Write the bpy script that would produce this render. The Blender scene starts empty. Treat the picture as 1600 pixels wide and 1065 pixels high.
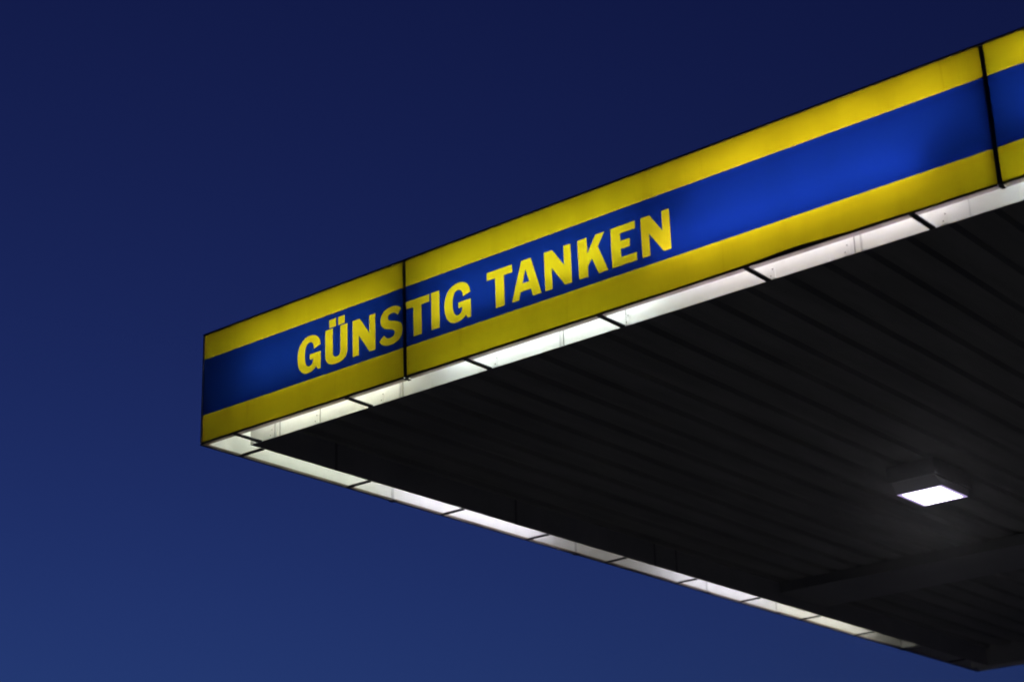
import bpy, bmesh, math, random
from mathutils import Vector, Matrix
from mathutils.geometry import tessellate_polygon

sc = bpy.context.scene
col = sc.collection
R = math.radians

# ------------------------------------------------------------------ camera
BASE = 5.48                                   # underside of the canopy above the ground
YAW, PITCH, ROLL = R(-38.47023), R(21.19355), R(-1.99205)
d = Vector((math.sin(YAW) * math.cos(PITCH), math.cos(YAW) * math.cos(PITCH), math.sin(PITCH)))
r = Vector((math.cos(YAW), -math.sin(YAW), 0.0))
u = r.cross(d)
r2 = math.cos(ROLL) * r + math.sin(ROLL) * u
u2 = -math.sin(ROLL) * r + math.cos(ROLL) * u
cam = bpy.data.cameras.new('camera')
cam_o = bpy.data.objects.new('camera', cam)
col.objects.link(cam_o)
M = Matrix((r2, u2, -d)).transposed().to_4x4()
M.translation = Vector((8.95538, -7.87128, BASE - 3.88018))
cam_o.matrix_world = M
cam.sensor_width = 36.0
cam.lens = 64.62384
cam.clip_start = 0.1
cam.clip_end = 2000
cam.dof.use_dof = True
cam.dof.focus_distance = 12.0
cam.dof.aperture_fstop = 1.7
sc.camera = cam_o

# ------------------------------------------------------------------ dusk sky
w = bpy.data.worlds.new("World")
sc.world = w
w.use_nodes = True
wn = w.node_tree
sky = wn.nodes.new('ShaderNodeTexSky')
sky.sky_type = 'NISHITA'
sky.sun_disc = False
sky.sun_elevation = R(-4)
sky.sun_rotation = R(-62)
sky.ozone_density = 5.2
tint = wn.nodes.new('ShaderNodeMix')       # clear, slightly cyan evening air
tint.data_type = 'RGBA'
tint.blend_type = 'MULTIPLY'
tint.inputs[0].default_value = 1
tint.inputs[7].default_value = (.96, 1.2, 1.06, 1)
wn.links.new(sky.outputs[0], tint.inputs[6])
wn.links.new(tint.outputs[2], wn.nodes['Background'].inputs[0])
wn.nodes['Background'].inputs[1].default_value = 0.15
sc.view_settings.view_transform = 'Standard'
sc.view_settings.look = 'None'
sc.view_settings.gamma = 1
sc.view_settings.exposure = 3.2
sc.cycles.filter_width = 1.8
sc.cycles.max_bounces = 10
sc.cycles.diffuse_bounces = 6
sc.cycles.transmission_bounces = 6
sc.cycles.sample_clamp_indirect = 2.0
sc.cycles.sample_clamp_direct = 1.6

# ------------------------------------------------------------------ materials
def nodes_of(name):
    m = bpy.data.materials.new(name)
    m.use_nodes = True
    return m, m.node_tree, m.node_tree.nodes['Principled BSDF']

def noise(nt, scale, detail=4, stretch=(1, 1, 1), rough=.6):
    tc = nt.nodes.new('ShaderNodeTexCoord')
    mp = nt.nodes.new('ShaderNodeMapping')
    mp.inputs['Scale'].default_value = stretch
    n = nt.nodes.new('ShaderNodeTexNoise')
    n.inputs['Scale'].default_value = scale
    n.inputs['Detail'].default_value = detail
    n.inputs['Roughness'].default_value = rough
    nt.links.new(tc.outputs['Object'], mp.inputs[0])
    nt.links.new(mp.outputs[0], n.inputs['Vector'])
    return n.outputs[0]

def ramp(nt, src, p0, c0, p1, c1):
    cr = nt.nodes.new('ShaderNodeValToRGB')
    cr.color_ramp.elements[0].position = p0
    cr.color_ramp.elements[0].color = (*c0, 1)
    cr.color_ramp.elements[1].position = p1
    cr.color_ramp.elements[1].color = (*c1, 1)
    nt.links.new(src, cr.inputs[0])
    return cr.outputs[0]

def paint(name, c, rough=.5, metal=0.0, var=.25, scale=3.0, stretch=(1, 1, 1)):
    m, nt, b = nodes_of(name)
    lo = tuple(x * (1 - var) for x in c)
    nt.links.new(ramp(nt, noise(nt, scale, 6, stretch), .35, lo, .65, c), b.inputs['Base Color'])
    b.inputs['Roughness'].default_value = rough
    b.inputs['Metallic'].default_value = metal
    return m

def mul(nt, a, b):
    mx = nt.nodes.new('ShaderNodeMix')
    mx.data_type = 'RGBA'
    mx.blend_type = 'MULTIPLY'
    mx.inputs[0].default_value = 1
    nt.links.new(a, mx.inputs[6])
    nt.links.new(b, mx.inputs[7])
    return mx.outputs[2]

def acrylic(name, trans, refl, share, stain=.35):
    """backlit translucent sheet with film, faint water streaks and specks of dirt"""
    m, nt, b = nodes_of(name)
    nt.nodes.remove(b)
    out = nt.nodes['Material Output']
    base = nt.nodes.new('ShaderNodeRGB')
    base.outputs[0].default_value = (*trans, 1)
    k = 1 - stain
    streak = ramp(nt, noise(nt, 2.6, 7, (2.0, 1, .35), .68), .28, (k, k * .98, k * .95), .50, (1, 1, 1))
    blot = ramp(nt, noise(nt, 2.3, 6, (1, 1, 1.3), .62), .34, (.86, .85, .83), .58, (1, 1, 1))
    drip = ramp(nt, noise(nt, 9.0, 3, (2.6, 1, .10), .5), .27, (.72, .68, .60), .36, (1, 1, 1))
    speck = ramp(nt, noise(nt, 26, 2, (1, 1, 1), .5), .21, (.5, .47, .42), .265, (1, 1, 1))
    tcol = mul(nt, mul(nt, mul(nt, mul(nt, base.outputs[0], streak), blot), speck), drip) if stain > .2 else mul(nt, mul(nt, base.outputs[0], streak), speck)
    tl = nt.nodes.new('ShaderNodeBsdfTranslucent')
    nt.links.new(tcol, tl.inputs[0])
    df = nt.nodes.new('ShaderNodeBsdfDiffuse')
    df.inputs[0].default_value = (*refl, 1)
    mix = nt.nodes.new('ShaderNodeMixShader')
    mix.inputs[0].default_value = share
    nt.links.new(df.outputs[0], mix.inputs[1])
    nt.links.new(tl.outputs[0], mix.inputs[2])
    gl = nt.nodes.new('ShaderNodeBsdfGlossy')
    gl.inputs['Roughness'].default_value = .3
    top = nt.nodes.new('ShaderNodeMixShader')
    top.inputs[0].default_value = .035
    nt.links.new(mix.outputs[0], top.inputs[1])
    nt.links.new(gl.outputs[0], top.inputs[2])
    nt.links.new(top.outputs[0], out.inputs[0])
    return m

def glow(name, c, s, base=.8):
    m, nt, b = nodes_of(name)
    b.inputs['Base Color'].default_value = (base, base, base, 1)
    b.inputs['Emission Color'].default_value = (*c, 1)
    b.inputs['Emission Strength'].default_value = s
    return m

YELLOW = acrylic('yellow_acrylic', (.335, .262, .003), (.40, .30, .01), .55, .24)
YELLOW_LETTER = acrylic('yellow_letter_film', (.285, .226, .004), (.40, .30, .01), .55, .06)
BLUE = acrylic('blue_film', (.0022, .0115, .105), (.008, .02, .16), .50, .08)
LIP = acrylic('clear_grey_lip', (.60, .56, .53), (.25, .23, .22), .6, .4)
WHITE = paint('white_enamel', (.82, .82, .80), .5, 0, .06, 7)
ALU = paint('dull_white_metal', (.62, .62, .61), .45, 0, .15, 20)
SEAM = paint('dark_sealant', (.16, .15, .14), .7)
DARK = paint('dark_aluminium', (.035, .032, .03), .55, 0, .3, 9)
BLACKBAR = paint('black_bar', (.018, .018, .022), .6, 0, .3, 12)
DECK = paint('grey_deck_coating', (.20, .20, .19), .8, 0, .30, 1.6, (3, .5, 1))
WALL = paint('grey_trim_coating', (.42, .42, .41), .55, 0, .2, 2.0)
BEAM = paint('grey_beam_paint', (.21, .21, .205), .55, 0, .2, 1.3)
ROOF = paint('grey_roof_sheet', (.25, .25, .25), .7)
LAMPBODY = paint('grey_lamp_body', (.13, .13, .13), .5, 0, .15, 8)
PYEL = paint('yellow_enamel', (.60, .42, .01), .45)
PBLU = paint('blue_enamel', (.01, .03, .25), .45)
RIVET = paint('grey_rivet', (.22, .21, .2), .5)
CONC = paint('column_paint', (.5, .5, .5), .6)
PAVING, _nt, _b = nodes_of('concrete_paving')
_nt.links.new(ramp(_nt, noise(_nt, 1.1, 8), .3, (.17, .165, .155), .7, (.24, .235, .22)), _b.inputs['Base Color'])
_b.inputs['Roughness'].default_value = .85
# lamp colours: the tubes have aged to different tints
TINT = {'green': (.93, 1.0, .84), 'cool': (.88, 1.0, .98), 'pink': (1.0, .93, .96), 'cream': (1.0, .97, .87), 'warm': (1.0, .95, .88), 'violet': (.97, .94, 1.08), 'ice': (.86, .96, 1.02)}
_tube = {}
def tube_mat(tint, s):
    k = (tint, s)
    if k not in _tube:
        _tube[k] = glow('tube_' + tint, TINT[tint], s)
    return _tube[k]

# ------------------------------------------------------------------ mesh helpers
class MB:
    def __init__(s):
        s.bm = bmesh.new()
    def box(s, x0, x1, y0, y1, z0, z1):
        v = [s.bm.verts.new((x, y, z)) for x in (x0, x1) for y in (y0, y1) for z in (z0, z1)]
        for f in ((0, 1, 3, 2), (4, 6, 7, 5), (0, 4, 5, 1), (2, 3, 7, 6), (0, 2, 6, 4), (1, 5, 7, 3)):
            s.bm.faces.new([v[i] for i in f])
        return s
    def poly(s, pts):
        s.bm.faces.new([s.bm.verts.new(p) for p in pts])
        return s
    def quadgrid(s, rows):
        vs = [[s.bm.verts.new(p) for p in row] for row in rows]
        for a, b in zip(vs, vs[1:]):
            for i in range(len(a) - 1):
                s.bm.faces.new((a[i], a[i + 1], b[i + 1], b[i]))
        return s
    def tube(s, p0, p1, rad, n=12):
        p0, p1 = Vector(p0), Vector(p1)
        ax = (p1 - p0).normalized()
        a = ax.orthogonal().normalized()
        b = ax.cross(a)
        rings = []
        for p in (p0, p1):
            rings.append([s.bm.verts.new(p + rad * (math.cos(2 * math.pi * i / n) * a + math.sin(2 * math.pi * i / n) * b)) for i in range(n)])
        for i in range(n):
            j = (i + 1) % n
            s.bm.faces.new((rings[0][i], rings[0][j], rings[1][j], rings[1][i]))
        s.bm.faces.new(rings[0][::-1])
        s.bm.faces.new(rings[1])
        return s
    def dome(s, c, rad, axis, n=8):
        bmesh.ops.create_uvsphere(s.bm, u_segments=n, v_segments=6, radius=rad, matrix=Matrix.Translation(c))
        return s
    def bevel(s, wd, seg=2):
        bmesh.ops.bevel(s.bm, geom=list(s.bm.edges), offset=wd, segments=seg, affect='EDGES', profile=.7)
        return s
    def build(s, name, mat, parent=None, label=None, smooth=False):
        bmesh.ops.recalc_face_normals(s.bm, faces=s.bm.faces)
        root = parent
        off = Vector((0, 0, BASE))
        while root is not None:
            off -= root.location
            root = root.parent
        for v in s.bm.verts:
            v.co += off
        me = bpy.data.meshes.new(name)
        s.bm.to_mesh(me)
        s.bm.free()
        if smooth:
            for p in me.polygons:
                p.use_smooth = True
        o = bpy.data.objects.new(name, me)
        col.objects.link(o)
        me.materials.append(mat)
        o.parent = parent
        if label:
            o['label'] = label
        return o

def thing(name, label, cat, loc, group=None):
    o = bpy.data.objects.new(name, None)
    o.empty_display_size = .2
    col.objects.link(o)
    o.location = loc
    o['label'] = label
    o['category'] = cat
    if group:
        o['group'] = group
    return o

def fill(mb, loops, y):
    """fill outline + holes given in (x, z) as a flat sheet at depth y"""
    flat = [p for l in loops for p in l]
    tris = tessellate_polygon([[Vector((p[0], p[1], 0)) for p in l] for l in loops])
    vs = [mb.bm.verts.new((p[0], y, p[1])) for p in flat]
    for t in tris:
        if len(set(t)) == 3:
            try:
                mb.bm.faces.new([vs[i] for i in t])
            except ValueError:
                pass

# ------------------------------------------------------------------ lettering outlines (x from the letter's left, z in sign coordinates)
B0, B1 = .257, .5015
def path(start, *segs):
    pts = [start]
    for s_ in segs:
        if len(s_) == 2 and not isinstance(s_[0], tuple):
            pts.append(s_)
        else:
            a, c1, c2, b = pts[-1], s_[0], s_[1], s_[2]
            for i in range(1, 11):
                t = i / 10
                k = ((1 - t) ** 3, 3 * t * (1 - t) ** 2, 3 * t * t * (1 - t), t ** 3)
                pts.append(tuple(k[0] * a[j] + k[1] * c1[j] + k[2] * c2[j] + k[3] * b[j] for j in (0, 1)))
    if abs(pts[0][0] - pts[-1][0]) + abs(pts[0][1] - pts[-1][1]) < 1e-6:
        pts.pop()
    return pts

G = [path((.209, .423), ((.205, .475), (.168, .507), (.115, .507)), ((.045, .507), (0, .455), (0, .378)),
          ((0, .300), (.035, .252), (.092, .252)), ((.125, .252), (.152, .262), (.170, .283)),
          (.184, .258), (.210, .258), (.211, .377), (.111, .377), (.111, .340), (.143, .340),
          ((.141, .313), (.130, .297), (.106, .297)), ((.078, .297), (.066, .330), (.066, .380)),
          ((.066, .432), (.083, .460), (.113, .460)), ((.136, .460), (.147, .440), (.150, .408)), (.209, .423))]
S_ = [path((.189, .472), ((.170, .496), (.145, .507), (.110, .507)), ((.050, .507), (.012, .480), (.012, .435)),
           ((.012, .385), (.045, .370), (.085, .360)), ((.118, .351), (.132, .343), (.132, .327)),
           ((.132, .308), (.112, .300), (.085, .300)), ((.065, .300), (.052, .312), (.042, .332)), (0, .298),
           ((.020, .268), (.050, .252), (.095, .252)), ((.157, .252), (.198, .282), (.198, .330)),
           ((.198, .385), (.160, .397), (.122, .407)), ((.090, .415), (.076, .423), (.076, .438)),
           ((.076, .455), (.092, .463), (.113, .463)), ((.133, .463), (.147, .453), (.157, .437)), (.189, .472))]
U_ = [path((0, B1), (.068, B1), (.068, .334), ((.068, .311), (.080, .300), (.101, .300)), ((.122, .300), (.135, .311), (.135, .334)),
           (.135, B1), (.198, B1), (.198, .328), ((.198, .281), (.160, .252), (.099, .252)), ((.037, .252), (0, .281), (0, .328)), (0, B1))]
DOTS = [[(.036, .511), (.096, .511), (.096, .566), (.036, .566)], [(.116, .511), (.173, .511), (.173, .566), (.116, .566)]]
N_ = [[(0, B0), (.054, B0), (.054, .390), (.146, B0), (.197, B0), (.197, B1), (.145, B1), (.145, .382), (.062, B1), (0, B1)]]
T_ = [[(.065, B0), (.133, B0), (.133, .4515), (.198, .4515), (.198, B1), (0, B1), (0, .4515), (.065, .4515)]]
TC = [[(.056, B0), (.124, B0), (.124, .4515), (.189, .4515), (.189, B1), (.012, B1), (.012, .4515), (.056, .4515)]]
I_ = [[(0, B0), (.067, B0), (.067, B1), (0, B1)]]
A_ = [[(0, B0), (.054, B0), (.069, .305), (.147, .305), (.158, B0), (.224, B0), (.152, B1), (.080, B1)],
      [(.083, .357), (.1095, .440), (.135, .357)]]
K_ = [[(0, B0), (.067, B0), (.067, .322), (.098, .361), (.141, B0), (.209, B0), (.143, .424), (.194, B1), (.130, B1), (.067, .401), (.067, B1), (0, B1)]]
E_ = [[(0, B0), (.174, B0), (.174, .308), (.066, .308), (.066, .359), (.130, .359), (.130, .408), (.066, .408), (.066, .4545), (.171, .4545), (.171, B1), (0, B1)]]

Z_TOP, Z_BLUE_TOP, Z_BLUE_BOT, Z_BOT = .783, .605, .204, .011
OPEN_IN, LIP_W = .235, .043            # depth of the light box, width of the bottom lip
GAP = .0125                             # half of the dark joint between two acrylic trays

def band(x0, x1, z0, z1, holes=()):
    mb = MB()
    fill(mb, [[(x0, z0), (x1, z0), (x1, z1), (x0, z1)]] + [list(h) for h in holes], 0)
    bmesh.ops.remove_doubles(mb.bm, verts=mb.bm.verts, dist=1e-6)
    return mb

A1, B1X, C1X = 1.8557, 5.7831, 9.7105
FRONT_BARS = [.333, 1.353, 2.338, 3.335, 4.315, 5.30, 6.30, 7.28, 8.28, 9.26]
def sign(x0, x1, letters, tubes, fill_tubes, seams, bolts, label):
    root = thing('illuminated_sign', label, 'sign', (x0, 0, BASE), 'illuminated fascia signs along the canopy front')
    a, b = x0 + GAP, x1 - GAP
    holes = []
    for nm, x, loops in letters:
        for l in loops[:1] if nm == 'A' else loops:
            holes.append([(x + p[0], p[1]) for p in l])
    up = band(a, b, Z_BLUE_TOP, Z_TOP)
    up.build('upper_yellow_band', YELLOW, root)
    band(a, b, Z_BLUE_BOT, Z_BLUE_TOP, holes).build('blue_band', BLUE, root)
    band(a, b, Z_BOT, Z_BLUE_BOT).build('lower_yellow_band', YELLOW, root)
    blue_islands = MB()
    isl = False
    for nm, x, loops in letters:
        mb = MB()
        if nm == 'A':
            fill(mb, [[(x + p[0], p[1]) for p in l] for l in loops], 0)
            fill(blue_islands, [[(x + p[0], p[1]) for p in loops[1]]], 0)
            isl = True
        else:
            for l in loops:
                fill(mb, [[(x + p[0], p[1]) for p in l]], 0)
        mb.build('letter', YELLOW_LETTER, root, 'yellow capital letter ' + nm)
    if isl:
        blue_islands.build('letter_counter', BLUE, root)
    else:
        blue_islands.bm.free()
    # dark frame: top cap, bottom bead, end posts behind the joints
    mb = MB()
    mb.box(x0 + .001, x1 - .001, -.007, .24, .7834, .793)
    mb.build('top_cap', DARK, root)
    rnd = random.Random(int(x0 * 100) + 3)
    mb = MB()                          # the bead under the acrylic, slightly wavy and dirty
    n = int((x1 - x0) / .14)
    rows = []
    for i in range(n + 1):
        x = a + (b - a) * i / n
        h = .0128 + .004 * rnd.random() + (.013 * math.exp(-((x - 4.62) / .28) ** 2))
        rows.append([(x, -.004, .001), (x, -.004, h), (x, -.0005, h), (x, -.0005, .001)])
    rows = [rw + [rw[0]] for rw in rows]
    mb.quadgrid(rows)
    mb.build('bottom_bead', DARK, root)
    for p, q in ((x0 + (.0005 if x0 > .1 else .0065), x0 + GAP + .004), (x1 - GAP - .004, x1 - .0005)):
        MB().box(p, q, .003, .040, .0135, .7825).build('joint_post', DARK, root)
    MB().box(x0 + GAP + .0045, x1 - GAP - .0045, .010, .040, .772, .7825).build('shade_flange', DARK, root)  # unseen dark strip added behind the acrylic to shade its top edge
    if x1 < C1X:
        MB().box(x1 - .012, x1 + .012, -.0035, LIP_W + .002, -.002, .0005).build('joint_foot', DARK, root)
    # bottom lip in short lengths that do not quite line up
    xs = [a] + [s_ for s_ in FRONT_BARS if a + .1 < s_ < b - .1] + [b]
    for p, q in zip(xs, xs[1:]):
        dz = rnd.uniform(-.002, .002)
        mb = MB()
        mb.box(p + .003, q - .003, .004, LIP_W + rnd.uniform(-.003, .003), .004 + dz, .0075 + dz)
        mb.build('bottom_lip', LIP, root)
    for x in FRONT_BARS:
        if x0 <= x < x1:
            MB().box(x - .016, x + .016, .002, OPEN_IN - .001, -.004, .007).bevel(.002, 1).build('cross_bar', BLACKBAR, root)
    # white inside: back, top, and the seams, brackets and rivets on the back
    mb = MB()
    mb.box(max(x0, .2365) + .0008, x1 - .0008, OPEN_IN, OPEN_IN + .004, .0, .7828)
    mb.build('back_panel', WHITE, root)
    MB().box(x0 + .0008, x1 - .0008, .052, OPEN_IN - .001, .778, .7825).build('inner_top', WHITE, root)
    for x, wd in seams:
        s_o = MB().box(x - wd / 2, x + wd / 2, OPEN_IN - .0035, OPEN_IN - .0005, .001, .76).build('panel_seam', SEAM if wd < .004 else ALU, root)
    for x in bolts:
        br = MB().box(x - .019, x + .019, OPEN_IN - .0035, OPEN_IN - .0006, .003, .066).build('bracket', WHITE, root)
        for dx, z in ((-.008, .020), (.006, .058)):
            MB().dome((x + dx, OPEN_IN - .004, z), .004, None).build('rivet', RIVET, br, smooth=True)
    for t0, t1, tint, s in fill_tubes:       # low tubes and strip added to brighten the back panel, shielding the face
        MB().box(t0 - .02, t1 + .02, .128, .130, .17, .32).build('added_baffle', WHITE, root)
        MB().tube((t0, .170, .25), (t1, .170, .25), .012).build('fluorescent_tube', tube_mat(tint, s), root, smooth=True)  # added fill tube, brightens the back panel
    for t0, t1, y, z, tint, s in tubes:
        MB().tube((t0, y, z), (t1, y, z), .014).build('fluorescent_tube', tube_mat(tint, s), root, smooth=True)
    return root

K = 4.0
sign(0.0, A1, [('G', .917, G), ('Ü', 1.168, U_ + DOTS), ('N', 1.411, N_), ('S', 1.640, S_)],
     [(.42, 1.66, .165, .47, 'green', .54 * K), (.34, 1.64, .14, .29, 'green', .62 * K)], [(.30, 1.72, 'cream', .8)],
     [(.895, .003), (1.600, .014), (1.625, .003), (.475, .022), (.520, .003)], [.44, .86, 1.45],
     'short sign box at the corner reading GÜNS in yellow on blue')
sign(A1, B1X, [('T', 1.864, [[(p[0] if p[0] > .01 else .006, p[1]) for p in T_[0]]]), ('I', 2.077, I_), ('G', 2.184, G), ('T', 2.523, T_), ('A', 2.711, A_),
               ('N', 2.962, N_), ('K', 3.210, K_), ('E', 3.447, E_), ('N', 3.657, N_)],
     [(2.08, 3.58, .165, .47, 'green', .46 * K), (3.98, 5.66, .165, .50, 'pink', .68 * K),
      (2.05, 3.55, .14, .32, 'cool', .62 * K), (3.75, 5.38, .105, .30, 'violet', .90 * K)], [(2.0, 3.6, 'ice', 2.6), (3.72, 5.5, 'violet', 1.3)],
     [(2.905, .003), (2.88, .014), (4.85, .003), (4.89, .012), (5.512, .004), (3.36, .003)], [2.39, 3.37, 4.34, 5.37, 4.80],
     'long sign box reading TIG TANKEN between the two dark joints')
sign(B1X, C1X, [], [(5.98, 7.48, .165, .48, 'pink', .62 * K), (7.72, 9.2, .165, .48, 'pink', .8 * K),
                    (5.87, 7.37, .14, .30, 'cool', .70 * K), (7.62, 9.1, .14, .30, 'cool', .7 * K)], [(5.86, 7.4, 'ice', 6.0)],
     [(6.45, .003), (7.9, .012)], [6.36, 7.34],
     'sign box without lettering cut off by the right edge')

# ------------------------------------------------------------------ canopy: deck, beam, edge channels, columns
XE, YE = C1X, 11.69
can = thing('station_canopy', 'dark flat canopy roof with corrugated soffit over the filling station forecourt', 'canopy', (4.85, 5.8, 0))
MB().box(.003, XE, .243, YE, .787, .80).build('roof_sheet', ROOF, can)

ZD, ZG = .200, .230                    # low flange and groove of the trapezoidal deck
PITCHX, GW, SL = .2585, .070, .020
rows = []
x = .200
prof = [(.2405, ZD)]
k = 0
while True:
    c = .335 + PITCHX * k
    if c > XE - .3:
        break
    prof += [(c - GW / 2 - SL, ZD), (c - GW / 2, ZG), (c + GW / 2, ZG), (c + GW / 2 + SL, ZD)]
    k += 1
prof.append((XE - .245, ZD))
mb = MB()
mb.quadgrid([[(p[0], y, p[1]) for p in prof] for y in (.2455, 2.9, 5.9, 8.8, YE - .245)])
mb.build('soffit_deck', DECK, can)
mb = MB()
mb.box(.246, XE - .25, 7.02, 7.86, .100, .197)
mb.bevel(.006, 2)
mb.build('roof_beam', BEAM, can)
# rims of the roof: inner walls of the light channel (dark towards the deck)
def wallbox(*b):
    return MB().box(*b)
wallbox(.2365, XE - .241, .240, .244, .0005, .785).build('inner_wall', WALL, can)
iw = wallbox(.2365, .2405, .2445, YE - .241, .0005, .785).build('inner_wall', WALL, can)
wallbox(.2365, XE - .241, YE - .240, YE - .236, .0005, .785).build('inner_wall', WALL, can)
wallbox(XE - .2405, XE - .2365, .2445, YE - .241, .0005, .785).build('inner_wall', WALL, can)
wallbox(.2325, .2360, .2365, YE - .01, .001, .784).build('inner_wall', WHITE, can, 'white inner face of the light channel')
for y in (1.05, 3.07, 4.97, 5.30):
    MB().box(.2408, .2445, y - .012, y + .012, .0, .199).build('wall_stiffener', BEAM, can)
# side rim: white sheets seen through the open bottom, painted bands outside
SIDE_SEAMS = [0.0, 1.895, 4.15, 6.13, 7.34, 9.862, YE]
rnd = random.Random(5)
for y0, y1 in zip(SIDE_SEAMS, SIDE_SEAMS[1:]):
    sh = MB().box(-.002, .006, y0 + .0012, y1 - .0012, .003, .7855).build('side_sheet', WHITE, can)
    MB().box(-.0052, -.0025, y0 + .0012, y1 - .0012, .604, .784).build('yellow_band', PYEL, sh)
    MB().box(-.0052, -.0025, y0 + .0012, y1 - .0012, .2045, .6035).build('blue_band', PBLU, sh)
    MB().box(-.0052, -.0025, y0 + .0012, y1 - .0012, .012, .204).build('yellow_band', PYEL, sh)
    dz = rnd.uniform(-.003, .002)
    MB().box(.0065, .036 + rnd.uniform(-.003, .003), y0 + .004, y1 - .004, .0005 + dz, .005 + dz).build('bottom_lip', LIP, can)
    MB().box(-.0055, .0025, y0 + .001, y1 - .001, -.003 + dz, .0025).build('bottom_bead', DARK, can)
for y in SIDE_SEAMS[1:-1]:
    MB().box(.0065, .0085, y - .012, y + .012, .006, .76).build('panel_seam', ALU, can)
    MB().box(-.010, .044, y - .03, y + .012, -.009, -.0035).build('seam_clip', DARK, can)
MB().box(-.012, .24, .245, YE, .8005, .818).build('top_cap', DARK, can)
SIDE_BARS = [.354, 1.408, 2.446, 3.492, 4.560, 5.625, 6.68, 7.778, 8.846, 9.864, 10.90]
for y in SIDE_BARS:
    MB().box(.002, .2315, y - .015, y + .015, -.0045, .007).bevel(.002, 1).build('cross_bar', BLACKBAR, can)
MB().box(.007, .2315, 9.868, 9.874, .017, .78).build('end_plate', WHITE, can)
for y0, y1, z, tint, s in ((.30, 1.80, .30, 'green', 1.15), (1.95, 3.72, .30, 'violet', 1.75), (3.95, 5.3, .30, 'warm', .22), (5.5, 7.2, .30, 'violet', 1.4), (7.3, 9.1, .30, 'cream', 1.25)):
    MB().tube((.12, y0, z), (.12, y1, z), .014).build('fluorescent_tube', tube_mat(tint, s), can, smooth=True)
# far and right rims, plain
MB().box(-.002, XE, YE + .001, YE + .008, .003, .7855).build('end_sheet', WHITE, can)
MB().box(-.002, XE, YE + .0085, YE + .0115, .003, .7855).build('end_face', PYEL, can)
MB().box(XE + .001, XE + .008, .0, YE, .003, .7855).build('end_sheet', WHITE, can)
MB().box(XE + .0085, XE + .0115, 0, YE, .003, .7855).build('end_face', PYEL, can)
MB().box(.04, XE, YE - .235, YE - .232, .001, .784).build('inner_wall', WHITE, can)
for cy in (2.6, 9.4):
    MB().box(7.4, 7.75, cy, cy + .35, -BASE, .197).bevel(.012, 2).build('column', CONC, can)

# ------------------------------------------------------------------ ceiling lamp
lx0, lx1, ly0, ly1 = 2.785, 3.180, 4.42, 5.06
lamp = thing('ceiling_lamp', 'bright square white lamp hanging under the dark corrugated canopy soffit', 'lamp', ((lx0 + lx1) / 2, (ly0 + ly1) / 2, BASE + .2))
MB().box(lx0, lx1, ly0, ly1, .072, .1985).bevel(.006, 2).build('housing', LAMPBODY, lamp)
mb = MB()                              # skirt sloping down to the lens, its faint emission imitates lens bloom
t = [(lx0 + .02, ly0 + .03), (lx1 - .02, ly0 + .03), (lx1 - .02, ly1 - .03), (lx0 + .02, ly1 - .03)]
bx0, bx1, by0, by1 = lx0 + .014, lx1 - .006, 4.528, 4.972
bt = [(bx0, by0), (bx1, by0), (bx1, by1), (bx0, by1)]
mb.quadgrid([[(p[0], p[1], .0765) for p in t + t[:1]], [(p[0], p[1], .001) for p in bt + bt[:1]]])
mb.build('bloom_skirt', glow('skirt_bloom_glow', (.90, .88, 1.0), .0007, .15), lamp)
mb = MB()                              # rim added round the lens, weak violet emission imitates bloom and colour fringe
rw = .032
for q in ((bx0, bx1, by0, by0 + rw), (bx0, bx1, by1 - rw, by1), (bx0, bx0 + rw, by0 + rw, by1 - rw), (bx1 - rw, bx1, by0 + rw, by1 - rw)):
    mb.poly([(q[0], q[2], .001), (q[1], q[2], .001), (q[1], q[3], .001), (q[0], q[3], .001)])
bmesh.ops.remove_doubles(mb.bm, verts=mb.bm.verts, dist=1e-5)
rim = mb.build('fringe_rim', glow('fringe_rim_violet', (.66, .50, 1.0), .075), lamp)
mb = MB()
mb.box(bx0 + rw + .0005, bx1 - rw - .0005, by0 + rw + .0005, by1 - rw - .0005, .0005, .010)
mb.build('lens', glow('lamp_white', (1.0, .97, 1.0), 30.0), lamp)

# ------------------------------------------------------------------ ground
mb = MB()
n = 300.0
mb.poly([(-n, -n, -BASE), (n, -n, -BASE), (n, n, -BASE), (-n, n, -BASE)])
g = mb.build('ground', PAVING)
g['kind'] = 'structure'
g['label'] = 'pale concrete forecourt ground below the canopy'

# ------------------------------------------------------------------ thin haze added to make the lamp's halo
hz = bpy.data.materials.new('added_haze')
hz.use_nodes = True
hn = hz.node_tree
hn.nodes.remove(hn.nodes['Principled BSDF'])
pv = hn.nodes.new('ShaderNodeVolumePrincipled')
pv.inputs['Color'].default_value = (.93, .92, 1.0, 1)
pv.inputs['Density'].default_value = .00028
pv.inputs['Anisotropy'].default_value = .95
hn.links.new(pv.outputs[0], hn.nodes['Material Output'].inputs['Volume'])
hb = MB().box(-n - 2, n + 2, -n - 2, n + 2, -BASE - 1, 1.3).build('added_haze', hz)
hb['kind'] = 'stuff'
hb['label'] = 'thin haze added around the canopy to give the lamp its halo'
